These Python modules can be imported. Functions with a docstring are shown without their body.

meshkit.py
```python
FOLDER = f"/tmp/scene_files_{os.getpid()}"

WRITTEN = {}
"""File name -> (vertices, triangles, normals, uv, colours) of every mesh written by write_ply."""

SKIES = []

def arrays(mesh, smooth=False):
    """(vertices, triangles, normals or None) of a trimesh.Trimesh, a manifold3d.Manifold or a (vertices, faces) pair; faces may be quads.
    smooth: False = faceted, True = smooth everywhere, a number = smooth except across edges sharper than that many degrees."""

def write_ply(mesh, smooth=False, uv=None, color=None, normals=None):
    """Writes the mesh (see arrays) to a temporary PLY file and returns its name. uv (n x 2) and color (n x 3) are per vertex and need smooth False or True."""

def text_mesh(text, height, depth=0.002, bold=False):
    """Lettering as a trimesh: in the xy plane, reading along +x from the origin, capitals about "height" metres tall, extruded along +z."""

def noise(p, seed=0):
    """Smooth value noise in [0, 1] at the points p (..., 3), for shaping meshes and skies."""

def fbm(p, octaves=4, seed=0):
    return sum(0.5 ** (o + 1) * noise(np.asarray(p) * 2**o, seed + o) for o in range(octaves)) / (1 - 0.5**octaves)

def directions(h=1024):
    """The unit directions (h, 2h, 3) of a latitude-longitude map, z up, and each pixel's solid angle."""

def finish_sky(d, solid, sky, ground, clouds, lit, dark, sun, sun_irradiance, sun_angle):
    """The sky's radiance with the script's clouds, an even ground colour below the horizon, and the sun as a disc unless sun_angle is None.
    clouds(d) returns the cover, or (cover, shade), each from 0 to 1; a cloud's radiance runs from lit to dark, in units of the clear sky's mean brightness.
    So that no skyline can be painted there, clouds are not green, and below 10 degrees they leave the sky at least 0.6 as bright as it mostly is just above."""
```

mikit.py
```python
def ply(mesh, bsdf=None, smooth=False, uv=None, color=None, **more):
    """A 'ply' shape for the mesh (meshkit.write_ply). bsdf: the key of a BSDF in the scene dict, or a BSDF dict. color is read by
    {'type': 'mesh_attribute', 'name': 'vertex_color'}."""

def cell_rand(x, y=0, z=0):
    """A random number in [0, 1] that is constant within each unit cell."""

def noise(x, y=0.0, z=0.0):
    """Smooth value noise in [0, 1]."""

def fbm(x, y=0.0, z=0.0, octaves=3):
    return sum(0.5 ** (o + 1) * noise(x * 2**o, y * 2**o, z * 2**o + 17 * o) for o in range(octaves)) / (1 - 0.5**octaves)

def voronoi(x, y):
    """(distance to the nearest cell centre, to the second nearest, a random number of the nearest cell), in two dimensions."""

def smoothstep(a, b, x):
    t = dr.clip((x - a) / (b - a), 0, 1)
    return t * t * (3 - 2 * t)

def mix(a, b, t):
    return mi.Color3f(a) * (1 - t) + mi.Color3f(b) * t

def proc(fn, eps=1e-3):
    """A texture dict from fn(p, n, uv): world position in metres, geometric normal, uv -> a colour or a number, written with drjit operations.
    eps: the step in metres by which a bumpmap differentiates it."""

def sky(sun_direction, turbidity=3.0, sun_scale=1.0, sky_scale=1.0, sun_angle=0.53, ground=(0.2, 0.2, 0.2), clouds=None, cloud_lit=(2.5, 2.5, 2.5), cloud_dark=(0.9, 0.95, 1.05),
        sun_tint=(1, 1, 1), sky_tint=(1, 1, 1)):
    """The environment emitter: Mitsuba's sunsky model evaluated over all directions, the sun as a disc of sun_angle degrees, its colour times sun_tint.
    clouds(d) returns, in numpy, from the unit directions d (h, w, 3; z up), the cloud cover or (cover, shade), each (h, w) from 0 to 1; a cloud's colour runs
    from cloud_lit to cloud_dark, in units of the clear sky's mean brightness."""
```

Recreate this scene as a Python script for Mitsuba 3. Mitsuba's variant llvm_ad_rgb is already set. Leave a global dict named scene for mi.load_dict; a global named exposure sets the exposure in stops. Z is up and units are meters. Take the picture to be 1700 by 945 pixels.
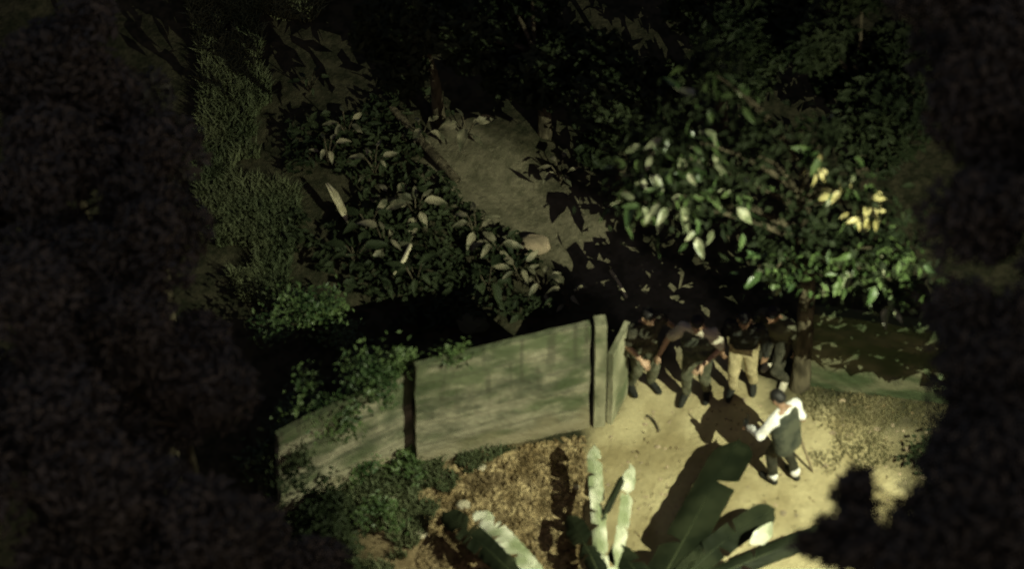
import math, numpy as np, trimesh, manifold3d as m3, drjit as dr, mitsuba as mi, mikit, meshkit
from mikit import noise, fbm, voronoi, smoothstep, mix, proc
T = mi.ScalarTransform4f
V = lambda *a: np.array(a, float)
unit = lambda a: np.asarray(a, float) / (np.linalg.norm(a) + 1e-12)
scene, labels = {}, {}

# ---------------------------------------------------------------- camera, light, exposure
E = math.radians(52.0)                       # the aircraft looks down at 52 degrees
DIST, PXM = 80.0, 130.0
VIEW = V(0, math.cos(E), -math.sin(E)); UP = V(0, math.sin(E), math.cos(E)); RIGHT = V(1, 0, 0)
AIM = V(-440 / PXM, 327.5 / PXM / math.sin(E), 0)
CAM = AIM - DIST * VIEW
FOV = 2 * math.degrees(math.atan(850 / PXM / DIST))
scene['camera'] = {'type': 'thinlens', 'fov': FOV, 'fov_axis': 'x', 'near_clip': 1.0, 'far_clip': 1500.0, 'aperture_radius': 0.185, 'focus_distance': 87.0,
                   'to_world': T().look_at(origin=CAM.tolist(), target=AIM.tolist(), up=[0, 0, 1])}
scene['sky'] = mikit.sky((0.2, -0.6, 0.5), turbidity=6, sun_scale=0.0, sky_scale=0.62, sky_tint=(1.38, 1.0, 0.93), ground=(0.1, 0.1, 0.1))
exposure = 0.0
LAMP = V(3.42, -4.95, 8.0)
LAMP_AIM = V(-1.5, 0.4, 0.0)
scene['street_lamp_light'] = {'type': 'spot', 'cutoff_angle': 38.0, 'beam_width': 15.0, 'intensity': {'type': 'rgb', 'value': [520, 535, 370]},
                              'to_world': T().look_at(origin=LAMP.tolist(), target=LAMP_AIM.tolist(), up=[0, 1, 0])}


def at(px, py, z=0.0):
    """The point at height z that the photograph (1700 x 945) shows at px, py."""
    d = VIEW + (px - 850) / (PXM * DIST) * RIGHT - (py - 472.5) / (PXM * DIST) * UP
    return CAM + d * ((z - CAM[2]) / d[2])


def gh(x, y):
    """Height of the uneven ground."""
    p = np.stack([np.asarray(x, float), np.asarray(y, float), np.zeros_like(np.asarray(x, float))], -1)
    near = np.exp(-((p[..., 0] - 0) ** 2 + (p[..., 1] + 0) ** 2) / 8.0)
    return (meshkit.fbm(p * 0.9, 4, 3) - 0.5) * (0.22 - 0.15 * near) + (meshkit.fbm(p * 5, 2, 5) - 0.5) * 0.035


def on(px, py, dz=0.0):
    p = at(px, py)
    p[2] = gh(p[0], p[1]) + dz
    return p


# ---------------------------------------------------------------- bookkeeping
def key_of(name, parent=None):
    base = f'{parent}__{name}' if parent else name
    taken = lambda k: k in scene or k in labels or any(s.startswith(k + '__') for s in scene)
    if not taken(base):
        return base
    i = 1
    while taken(f'{base}_{i:03d}'):
        i += 1
    return f'{base}_{i:03d}'


def thing(name, label, cat, group=None):
    k = key_of(name)
    labels[k] = {'label': label, 'category': cat}
    if group:
        labels[k]['group'] = group
    return k


COUNT = {}


def part(name, mesh, bsdf, parent=None, smooth=False, **lab):
    if parent and parent + '__' + name in COUNT:          # quick numbering of many alike parts
        COUNT[parent + '__' + name] += 1
        k = f'{parent}__{name}_{COUNT[parent + "__" + name]:03d}'
    else:
        k = key_of(name, parent)
        if parent:
            COUNT[parent + '__' + name] = 0
    scene[k] = {**mesh, 'bsdf': {'type': 'ref', 'id': bsdf}} if isinstance(mesh, dict) else mikit.ply(mesh, bsdf, smooth=smooth)
    if lab:
        labels[k] = lab
    return k


def structure(name, mesh, bsdf, smooth=False):
    labels[name] = {'kind': 'structure'}
    scene[name] = mikit.ply(mesh, bsdf, smooth=smooth)


def stuff(name, mesh, bsdf, label, cat, smooth=False):
    k = key_of(name)
    scene[k] = mikit.ply(mesh, bsdf, smooth=smooth)
    labels[k] = {'label': label, 'category': cat, 'kind': 'stuff'}
    return k


# ---------------------------------------------------------------- materials
def surf(name, fn, rough=0.8, spec=0.3, bump=None, bump_scale=1.0, eps=2e-3, two=True, **more):
    col = proc(fn) if callable(fn) else {'type': 'rgb', 'value': list(fn)}
    b = {'type': 'principled', 'base_color': col, 'roughness': rough, 'specular': spec, **more}
    if bump:
        b = {'type': 'bumpmap', 'arbitrary': proc(bump, eps), 'scale': bump_scale, 'bsdf': b}
    scene[name] = {'type': 'twosided', 'bsdf': b} if two else b


def tone(a, b, s=3.0, k=0.0):
    return lambda p, n, uv: mix(a, b, smoothstep(0.3, 0.7, fbm(p.x * s + k, p.y * s, p.z * s, 3)))


def cloth(a, b, s=9.0):
    return lambda p, n, uv: mix(a, b, smoothstep(0.35, 0.65, fbm(p.x * s, p.y * s, p.z * s, 3)))


_sand, _litter, _trail0, _trail1 = (tuple(map(float, at(*q))) for q in ((1235, 775), (850, 850), (765, 255), (985, 425)))


def ground_fields(p):
    w = fbm(p.x * 1.3, p.y * 1.3, 2.0, 4) - 0.5
    d = dr.sqrt(dr.square((p.x - _sand[0]) / 2.15) + dr.square((p.y - _sand[1] + 0.9) / 2.7))
    sand = 1 - smoothstep(0.75, 1.15, d + 0.75 * w)
    dl = dr.sqrt(dr.square((p.x - _litter[0]) / 1.7) + dr.square((p.y - _litter[1] + 0.5) / 1.6))
    brown = 1 - smoothstep(0.7, 1.2, dl + 0.6 * w)
    ax, ay = _trail1[0] - _trail0[0], _trail1[1] - _trail0[1]
    L2 = ax * ax + ay * ay
    t = dr.clip(((p.x - _trail0[0]) * ax + (p.y - _trail0[1]) * ay) / L2, 0, 1.6)
    dt = dr.sqrt(dr.square(p.x - _trail0[0] - ax * t) + dr.square(p.y - _trail0[1] - ay * t))
    trail = 1 - smoothstep(0.38, 0.75, dt + 0.6 * w)
    return sand, brown, trail


w_ = lambda p: fbm(p.x * 2.2 + 9, p.y * 2.2, 4.0, 3) - 0.5
_verge = tuple(map(float, at(1345, 745)))


def ground_col(p, n, uv):
    sand, brown, trail = ground_fields(p)
    f = fbm(p.x * 7, p.y * 7, 0.5, 4)
    g = fbm(p.x * 40, p.y * 40, 0.5, 2)
    humus = mix((0.022, 0.024, 0.013), (0.055, 0.051, 0.03), smoothstep(0.3, 0.7, f))
    c = mix(humus, mix((0.095, 0.09, 0.056), (0.16, 0.145, 0.095), smoothstep(0.3, 0.7, f)), trail * 0.95)
    c = mix(c, mix((0.13, 0.095, 0.05), (0.27, 0.205, 0.115), smoothstep(0.3, 0.7, f)), brown)
    s = mix((0.29, 0.24, 0.125), (0.47, 0.41, 0.235), smoothstep(0.25, 0.75, fbm(p.x * 2.1, p.y * 2.1, 7.0, 5)))
    verge = smoothstep(-0.15, 0.75, p.y + 0.16 * (p.x - 0.6) - _verge[1] + 0.9 * w_(p)) * smoothstep(-0.05, 0.5, p.x - _verge[0] + 0.5 * w_(p))
    s = mix(s, mix((0.10, 0.095, 0.05), (0.19, 0.165, 0.095), smoothstep(0.3, 0.7, f)), verge)
    c = mix(c, s, sand)
    return c * (0.8 + 0.4 * g)


surf('m_ground', ground_col, 0.95, 0.1, lambda p, n, uv: fbm(p.x * 22, p.y * 22, 0.0, 3) * 0.016, 1.0)


def wall_col(p, n, uv):
    s = fbm(p.x * 0.9, p.y * 0.9, p.z * 7.0, 5)
    b = fbm(p.x * 4.1 + 5, p.y * 4.1, p.z * 3.2, 5)
    c = mix((0.075, 0.082, 0.052), (0.26, 0.245, 0.17), smoothstep(0.34, 0.64, 0.5 * s + 0.5 * b))
    c = c * (0.72 + 0.56 * fbm(p.x * 22, p.y * 22, p.z * 22, 3))
    moss = smoothstep(0.42, 0.66, fbm(p.x * 2.3 + 3, p.y * 2.3, p.z * 3.6, 5) + 0.10 * (p.z - 1.0))
    c = mix(c, mix((0.045, 0.065, 0.028), (0.075, 0.10, 0.045), b), 0.8 * moss)
    drip = smoothstep(0.52, 0.7, fbm(p.x * 15, p.y * 15, p.z * 1.1, 3)) * smoothstep(0.4, 1.9, p.z)
    c = mix(c, (0.05, 0.05, 0.032), 0.6 * drip)
    course = smoothstep(0.42, 0.5, dr.abs(p.z / 0.42 - dr.floor(p.z / 0.42) - 0.5) + 0.05 * (b - 0.5))
    c = mix(c, (0.06, 0.058, 0.04), 0.4 * course)
    splash = smoothstep(0.55, 0.0, p.z + 0.7 * (b - 0.5))
    return mix(c, (0.29, 0.25, 0.155), 0.6 * splash)


surf('m_wall', wall_col, 0.9, 0.2, lambda p, n, uv: fbm(p.x * 14, p.y * 14, p.z * 14, 4) * 0.025, 1.0)
surf('m_pier', lambda p, n, uv: mix(mix((0.12, 0.125, 0.075), (0.31, 0.30, 0.20), smoothstep(0.3, 0.68, fbm(p.x * 5, p.y * 5, p.z * 1.6, 5))), (0.06, 0.085, 0.04), 0.7 * smoothstep(0.5, 0.66, fbm(p.x * 3, p.y * 3, p.z * 3.5, 4))), 0.85, 0.2, lambda p, n, uv: fbm(p.x * 18, p.y * 18, p.z * 18, 3) * 0.02)
surf('m_wall_dark', lambda p, n, uv: mix((0.045, 0.062, 0.028), (0.12, 0.12, 0.07), smoothstep(0.35, 0.7, fbm(p.x * 2.2, p.y * 2.2, p.z * 3.5, 4))), 0.9, 0.2, lambda p, n, uv: fbm(p.x * 14, p.y * 14, p.z * 14, 4) * 0.025, 1.0)  # mossy green wall tone, darkened further to carry the tree shade
surf('m_plinth', lambda p, n, uv: mix((0.11, 0.12, 0.065), (0.26, 0.25, 0.165), smoothstep(0.35, 0.7, fbm(p.x * 2.6, p.y * 2.6, p.z * 3, 4))), 0.9, 0.2, lambda p, n, uv: fbm(p.x * 14, p.y * 14, p.z * 14, 3) * 0.03)
surf('m_stone', tone((0.3, 0.27, 0.19), (0.55, 0.5, 0.36), 9), 0.8, 0.3)
surf('m_rock', tone((0.22, 0.18, 0.12), (0.42, 0.33, 0.22), 7), 0.9, 0.2)
surf('m_bark', lambda p, n, uv: mix((0.035, 0.03, 0.018), (0.11, 0.095, 0.06), smoothstep(0.3, 0.7, fbm(p.x * 16, p.y * 16, p.z * 4, 4))), 0.9, 0.2, lambda p, n, uv: fbm(p.x * 20, p.y * 20, p.z * 5, 3) * 0.03)
surf('m_stick', tone((0.14, 0.11, 0.065), (0.22, 0.17, 0.10), 20), 0.8)
surf('m_leaf_gloss', tone((0.045, 0.085, 0.028), (0.11, 0.16, 0.06), 3.5), 0.36, 0.65)
surf('m_leaf_green', tone((0.03, 0.06, 0.018), (0.085, 0.13, 0.042), 3.5), 0.5, 0.4)
surf('m_leaf_glint', tone((0.16, 0.19, 0.10), (0.42, 0.43, 0.28), 6.0), 0.42, 0.55)  # whitish leaf colour painted in for glints on the tree crown
surf('m_leaf_yellow', tone((0.36, 0.32, 0.12), (0.62, 0.56, 0.27), 6.0), 0.5, 0.4)
surf('m_leaf_dark', tone((0.012, 0.019, 0.008), (0.03, 0.04, 0.018), 1.5), 0.65, 0.12)  # near-black leaf colour, shade put in for foliage the lamp reaches
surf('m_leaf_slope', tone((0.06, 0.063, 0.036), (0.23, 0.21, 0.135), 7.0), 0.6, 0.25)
surf('m_leaf_unlit', tone((0.088, 0.086, 0.064), (0.12, 0.114, 0.088), 1.0), 0.6, 0.3)  # crowns outside the lamp beam: brightness lifted in the leaf colour
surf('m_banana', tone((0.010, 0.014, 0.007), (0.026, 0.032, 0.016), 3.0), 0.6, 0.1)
surf('m_banana_glare', tone((0.24, 0.28, 0.15), (0.70, 0.70, 0.55), 4.5), 0.36, 0.7)  # lamp glare on the leaves painted in as a whitish base colour
surf('m_banana_rib', tone((0.022, 0.03, 0.013), (0.045, 0.055, 0.024), 8.0), 0.6, 0.2)
surf('m_banana_stem', lambda p, n, uv: mix((0.06, 0.07, 0.03), (0.16, 0.15, 0.07), smoothstep(0.3, 0.7, fbm(p.x * 9, p.y * 9, p.z * 1.5, 3))), 0.6, 0.3)
surf('m_dry', tone((0.20, 0.145, 0.07), (0.42, 0.33, 0.18), 5.0), 0.8, 0.2)
surf('m_dry_dark', tone((0.09, 0.065, 0.03), (0.2, 0.15, 0.08), 5.0), 0.85, 0.2)
surf('m_straw', tone((0.36, 0.33, 0.2), (0.6, 0.55, 0.38), 9.0), 0.7, 0.3)
surf('m_grass', tone((0.065, 0.085, 0.04), (0.115, 0.13, 0.065), 1.6), 0.7, 0.2)
surf('m_grass_brown', tone((0.09, 0.085, 0.04), (0.18, 0.155, 0.08), 2.0), 0.8, 0.2)
surf('m_skin', tone((0.20, 0.115, 0.07), (0.25, 0.15, 0.09), 12), 0.55, 0.4)
surf('m_skin_light', tone((0.36, 0.235, 0.15), (0.43, 0.28, 0.18), 12), 0.55, 0.4)
surf('m_hair', (0.012, 0.011, 0.010), 0.6, 0.4)
surf('m_eye', (0.03, 0.02, 0.015), 0.25, 0.5)
surf('m_black', cloth((0.012, 0.013, 0.011), (0.026, 0.027, 0.022)), 0.85, 0.2)
surf('m_vest', cloth((0.035, 0.04, 0.03), (0.075, 0.08, 0.055)), 0.9, 0.2)
surf('m_olive', cloth((0.055, 0.058, 0.036), (0.105, 0.105, 0.068)), 0.9, 0.2)
surf('m_olive_dark', cloth((0.028, 0.028, 0.019), (0.055, 0.052, 0.036)), 0.9, 0.2)
surf('m_khaki', cloth((0.30, 0.255, 0.14), (0.42, 0.36, 0.21)), 0.9, 0.2)
surf('m_white', cloth((0.74, 0.73, 0.68), (0.82, 0.81, 0.77)), 0.85, 0.2)
surf('m_cream', cloth((0.40, 0.37, 0.28), (0.52, 0.48, 0.37)), 0.85, 0.2)
surf('m_metal', (0.12, 0.12, 0.12), 0.45, 0.5)
surf('m_device', (0.012, 0.013, 0.012), 0.35, 0.5)


# ---------------------------------------------------------------- mesh helpers
def cat(meshes):
    vs, fs, n = [], [], 0
    for v, f in meshes:
        vs.append(v); fs.append(np.asarray(f) + n); n += len(v)
    return np.vstack(vs), np.vstack(fs)


def grid_faces(n, m):
    i, j = np.meshgrid(np.arange(n - 1), np.arange(m - 1), indexing='ij')
    a = i * m + j
    q = np.stack([a, a + m, a + m + 1, a + 1], -1).reshape(-1, 4)
    return np.vstack([q[:, [0, 1, 2]], q[:, [0, 2, 3]]])


def tube(points, radii, sides=8, cap=True):
    p = np.asarray(points, float)
    r = np.broadcast_to(np.asarray(radii, float), (len(p),))
    t = np.gradient(p, axis=0); t /= np.linalg.norm(t, axis=1, keepdims=True) + 1e-12
    a = np.cross(t, np.where(np.abs(t[:, 2:]) < 0.9, [0, 0, 1.0], [1.0, 0, 0])); a /= np.linalg.norm(a, axis=1, keepdims=True)
    for k in range(1, len(a)):
        if a[k] @ a[k - 1] < 0: a[k] = -a[k]
    b = np.cross(t, a); ang = np.arange(sides) * 2 * np.pi / sides
    v = (p[:, None] + r[:, None, None] * (np.cos(ang)[None, :, None] * a[:, None] + np.sin(ang)[None, :, None] * b[:, None])).reshape(-1, 3)
    i, j = np.meshgrid(np.arange(len(p) - 1), np.arange(sides), indexing='ij')
    q = np.stack([i * sides + j, i * sides + (j + 1) % sides, (i + 1) * sides + (j + 1) % sides, (i + 1) * sides + j], -1).reshape(-1, 4)
    f = np.vstack([q[:, [0, 1, 2]], q[:, [0, 2, 3]]])
    if cap:
        n = len(v); v = np.vstack([v, p[:1], p[-1:]])
        s = np.arange(sides); e = (len(p) - 1) * sides
        f = np.vstack([f, np.stack([(s + 1) % sides, s, s * 0 + n], 1), np.stack([e + s, e + (s + 1) % sides, s * 0 + n + 1], 1)])
    return v, f


def bez(a, b, c, n=10):
    t = np.linspace(0, 1, n)[:, None]
    return (1 - t) ** 2 * np.asarray(a, float) + 2 * t * (1 - t) * np.asarray(b, float) + t * t * np.asarray(c, float)


def rough_box(L, D, H, step=0.09, amp=0.02, seed=0):
    """A weathered box from x 0..L, y 0..D, z 0..H with an uneven surface."""
    m = trimesh.creation.box((L, D, H)); m.apply_translation((L / 2, D / 2, H / 2))
    m = m.subdivide_to_size(step * 1.5)
    v = np.array(m.vertices)
    v += amp * (np.stack([meshkit.fbm(v * 2.3 + 7 * k, 3, seed + k) for k in range(3)], -1) - 0.5) * 2
    v += amp * 0.5 * (np.stack([meshkit.fbm(v * 9 + 7 * k, 2, seed + k) for k in range(3)], -1) - 0.5)
    return v, np.array(m.faces)


def placed(mesh, p, rz, s=1.0):
    c, sn = math.cos(rz), math.sin(rz)
    return np.asarray(mesh[0]) @ np.array([[c, sn, 0], [-sn, c, 0], [0, 0, 1]]) * s + np.asarray(p, float), mesh[1]


def wall_between(a, b, D, H, sink=0.25, **kw):
    a, b = np.asarray(a, float), np.asarray(b, float)
    d = b - a; L = math.hypot(d[0], d[1])
    return placed(rough_box(L, D, H + sink, **kw), (a[0], a[1], -sink), math.atan2(d[1], d[0]))


def quad_leaves(centres, lengths, widths, rng, droop=0.3, flat=0.5):
    """Many folded leaves (2 triangles each) as one mesh."""
    n = len(centres)
    d = rng.normal(size=(n, 3)); d[:, 2] = d[:, 2] * flat - droop
    d /= np.linalg.norm(d, axis=1, keepdims=True)
    r = rng.normal(size=(n, 3)); r[:, 2] *= flat
    s = np.cross(d, np.array([0, 0, 1.0]) + 0.7 * r); s /= np.linalg.norm(s, axis=1, keepdims=True)
    u = np.cross(s, d)
    L, W = np.asarray(lengths)[:, None], np.asarray(widths)[:, None]
    base = centres - d * L / 2; tip = centres + d * L / 2
    mid = centres - d * L * 0.05
    l = mid + s * W / 2 + u * W * 0.14; rr = mid - s * W / 2 + u * W * 0.14
    v = np.stack([base, l, tip, rr], 1).reshape(-1, 3)
    k = np.arange(n)[:, None] * 4
    return v, np.vstack([k + [0, 1, 2], k + [0, 2, 3]])


def blades(pos, h, w, rng, lean=0.5):
    n = len(pos)
    a = rng.uniform(0, 2 * np.pi, n); s = np.stack([np.cos(a), np.sin(a), a * 0], 1)
    b = rng.uniform(0, 2 * np.pi, n); l = np.stack([np.cos(b), np.sin(b), b * 0], 1) * (rng.uniform(0.1, 1, n) * lean)[:, None]
    h = np.asarray(h)[:, None]; w = np.asarray(w)[:, None]
    z = np.array([0, 0, 1.0])
    p0, p1, p2, p3 = pos - s * w / 2, pos + s * w / 2, pos - s * w * 0.4 + z * h * 0.6 + l * h * 0.35, pos + s * w * 0.4 + z * h * 0.6 + l * h * 0.35
    tip = pos + z * h * 0.92 + l * h
    v = np.stack([p0, p1, p2, p3, tip], 1).reshape(-1, 3)
    k = np.arange(n)[:, None] * 5
    return v, np.vstack([k + [0, 1, 3], k + [0, 3, 2], k + [2, 3, 4]])


def broad_leaf(L=1.0, W=0.45, arch=0.25, fold=0.16, n=8, wave=0.0, seed=0):
    """One leaf blade: base at the origin, growing along +y, face up +z."""
    rng = np.random.default_rng(seed)
    t = np.linspace(0, 1, n)
    prof = np.sin(np.pi * np.clip(t, 0, 1) ** 0.75) ** 0.8 * (1 - 0.15 * t)
    prof[0] = 0.06; prof[-1] = 0.0
    y = L * t; z = -arch * L * t ** 2
    rows = []
    for s in (-1, -0.5, 0, 0.5, 1):
        ww = prof * W / 2 * s
        rows.append(np.stack([ww, y, z + abs(s) * fold * W * prof + wave * W * rng.normal(size=n) * abs(s)], -1))
    return np.stack(rows, 1).reshape(-1, 3), grid_faces(n, 5)


LEAVES = [mikit.ply(broad_leaf(1.0, w, a, f, 7, 0.05, i), None, smooth=True) for i, (w, a, f) in enumerate([(0.40, 0.25, 0.16), (0.46, 0.45, 0.2), (0.36, 0.12, 0.1), (0.50, 0.6, 0.25)])]


def leaf_at(base, direction, nrm, size, variant):
    y = unit(direction); x = unit(np.cross(y, nrm)); z = np.cross(x, y)
    m = np.eye(4); m[:3, 0], m[:3, 1], m[:3, 2], m[:3, 3] = x * size, y * size, z * size, base
    return {**LEAVES[variant], 'to_world': T(m.tolist())}


# ---------------------------------------------------------------- the setting: one ground sheet to the horizon
def axis(lo, hi, step, far=500.0):
    inner = np.arange(lo, hi + step / 2, step); out = step * np.cumsum(1.35 ** np.arange(1, 40)); out = out[out < far]
    return np.concatenate([(lo - out)[::-1], inner, hi + out])


gx, gy = axis(-12.0, 6.0, 0.1), axis(-7.0, 13.0, 0.1)
X, Y = np.meshgrid(gx, gy, indexing='ij')
fade = np.exp(-((np.abs(X) - 12).clip(0) + (np.abs(Y - 3) - 14).clip(0)) / 12)
structure('ground', (np.stack([X, Y, gh(X, Y) * fade], -1).reshape(-1, 3), grid_faces(len(gx), len(gy))), 'm_ground', smooth=True)

# ---------------------------------------------------------------- walls and gate piers
WA, WB = at(692, 776), at(978, 708)
w = thing('concrete_wall', 'long stained concrete wall with mossy top left of the gateway', 'wall')
part('panel', wall_between(WA, WB, 0.08, 2.08, seed=1), 'm_wall', w)
LW0, LW1 = at(468, 864), at(688, 758)
w = thing('garden_wall', 'mossy wall section half buried in bushes left of the dark joint in the long wall', 'wall')
part('panel', wall_between(LW0, LW1, 0.09, 1.74, seed=5, amp=0.035), 'm_wall', w)
w = thing('gate_pier', 'pale concrete gate pier with dark grooves at the right end of the long wall', 'pier')
part('pillar', wall_between(at(986, 710), at(1005, 708), 0.18, 2.06, seed=8, amp=0.006), 'm_pier', w)
w = thing('return_wall', 'short lit wall running back from the gate pier beside the people', 'wall')
part('panel', wall_between(at(1016, 706), at(1042, 652), 0.07, 1.45, seed=9, amp=0.012), 'm_pier', w)
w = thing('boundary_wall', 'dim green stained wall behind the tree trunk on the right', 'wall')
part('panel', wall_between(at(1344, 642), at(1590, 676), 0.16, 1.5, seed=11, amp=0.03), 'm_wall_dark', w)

# street lamp just outside the frame, the source of the light
k = thing('street_lamp', 'tall street lamp with a curved arm to the right of the picture', 'street lamp')
base = V(LAMP[0] + 1.9, LAMP[1] - 0.9, 0)
part('pole', tube([base, base + V(0, 0, 4), base + V(0, 0, 7.9)], [0.09, 0.075, 0.06], 12), 'm_metal', k, 30)
part('arm', tube(bez(base + V(0, 0, 7.85), base + V(-0.1, 0, 8.6), LAMP + V(0.1, 0, 0.22)), 0.03, 8), 'm_metal', k, True)
hood = m3.Manifold.batch_hull([m3.Manifold.sphere(0.05, 16).translate(tuple(LAMP + V(*o))) for o in ((0.35, 0, 0.2), (-0.2, 0.12, 0.14), (-0.2, -0.12, 0.14), (-0.15, 0, 0.2))])
part('lamp_head', hood, 'm_metal', k, 40)


# ---------------------------------------------------------------- people
def sph(r, p, n=14):
    return m3.Manifold.sphere(r, n).translate(tuple(map(float, p)))


def bone(a, ra, b, rb):
    return m3.Manifold.batch_hull([sph(ra, a), sph(rb, b)])


def hull(items):
    return m3.Manifold.batch_hull([sph(r, p) for p, r in items])


def finish(parts, size=0.03, it=8):
    m = parts[0]
    for q in parts[1:]:
        m = m + q
    m = m.refine_to_length(size).to_mesh()
    t = trimesh.Trimesh(np.array(m.vert_properties[:, :3]), np.array(m.tri_verts))
    trimesh.smoothing.filter_taubin(t, lamb=0.5, nu=0.52, iterations=it)
    return t


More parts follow.
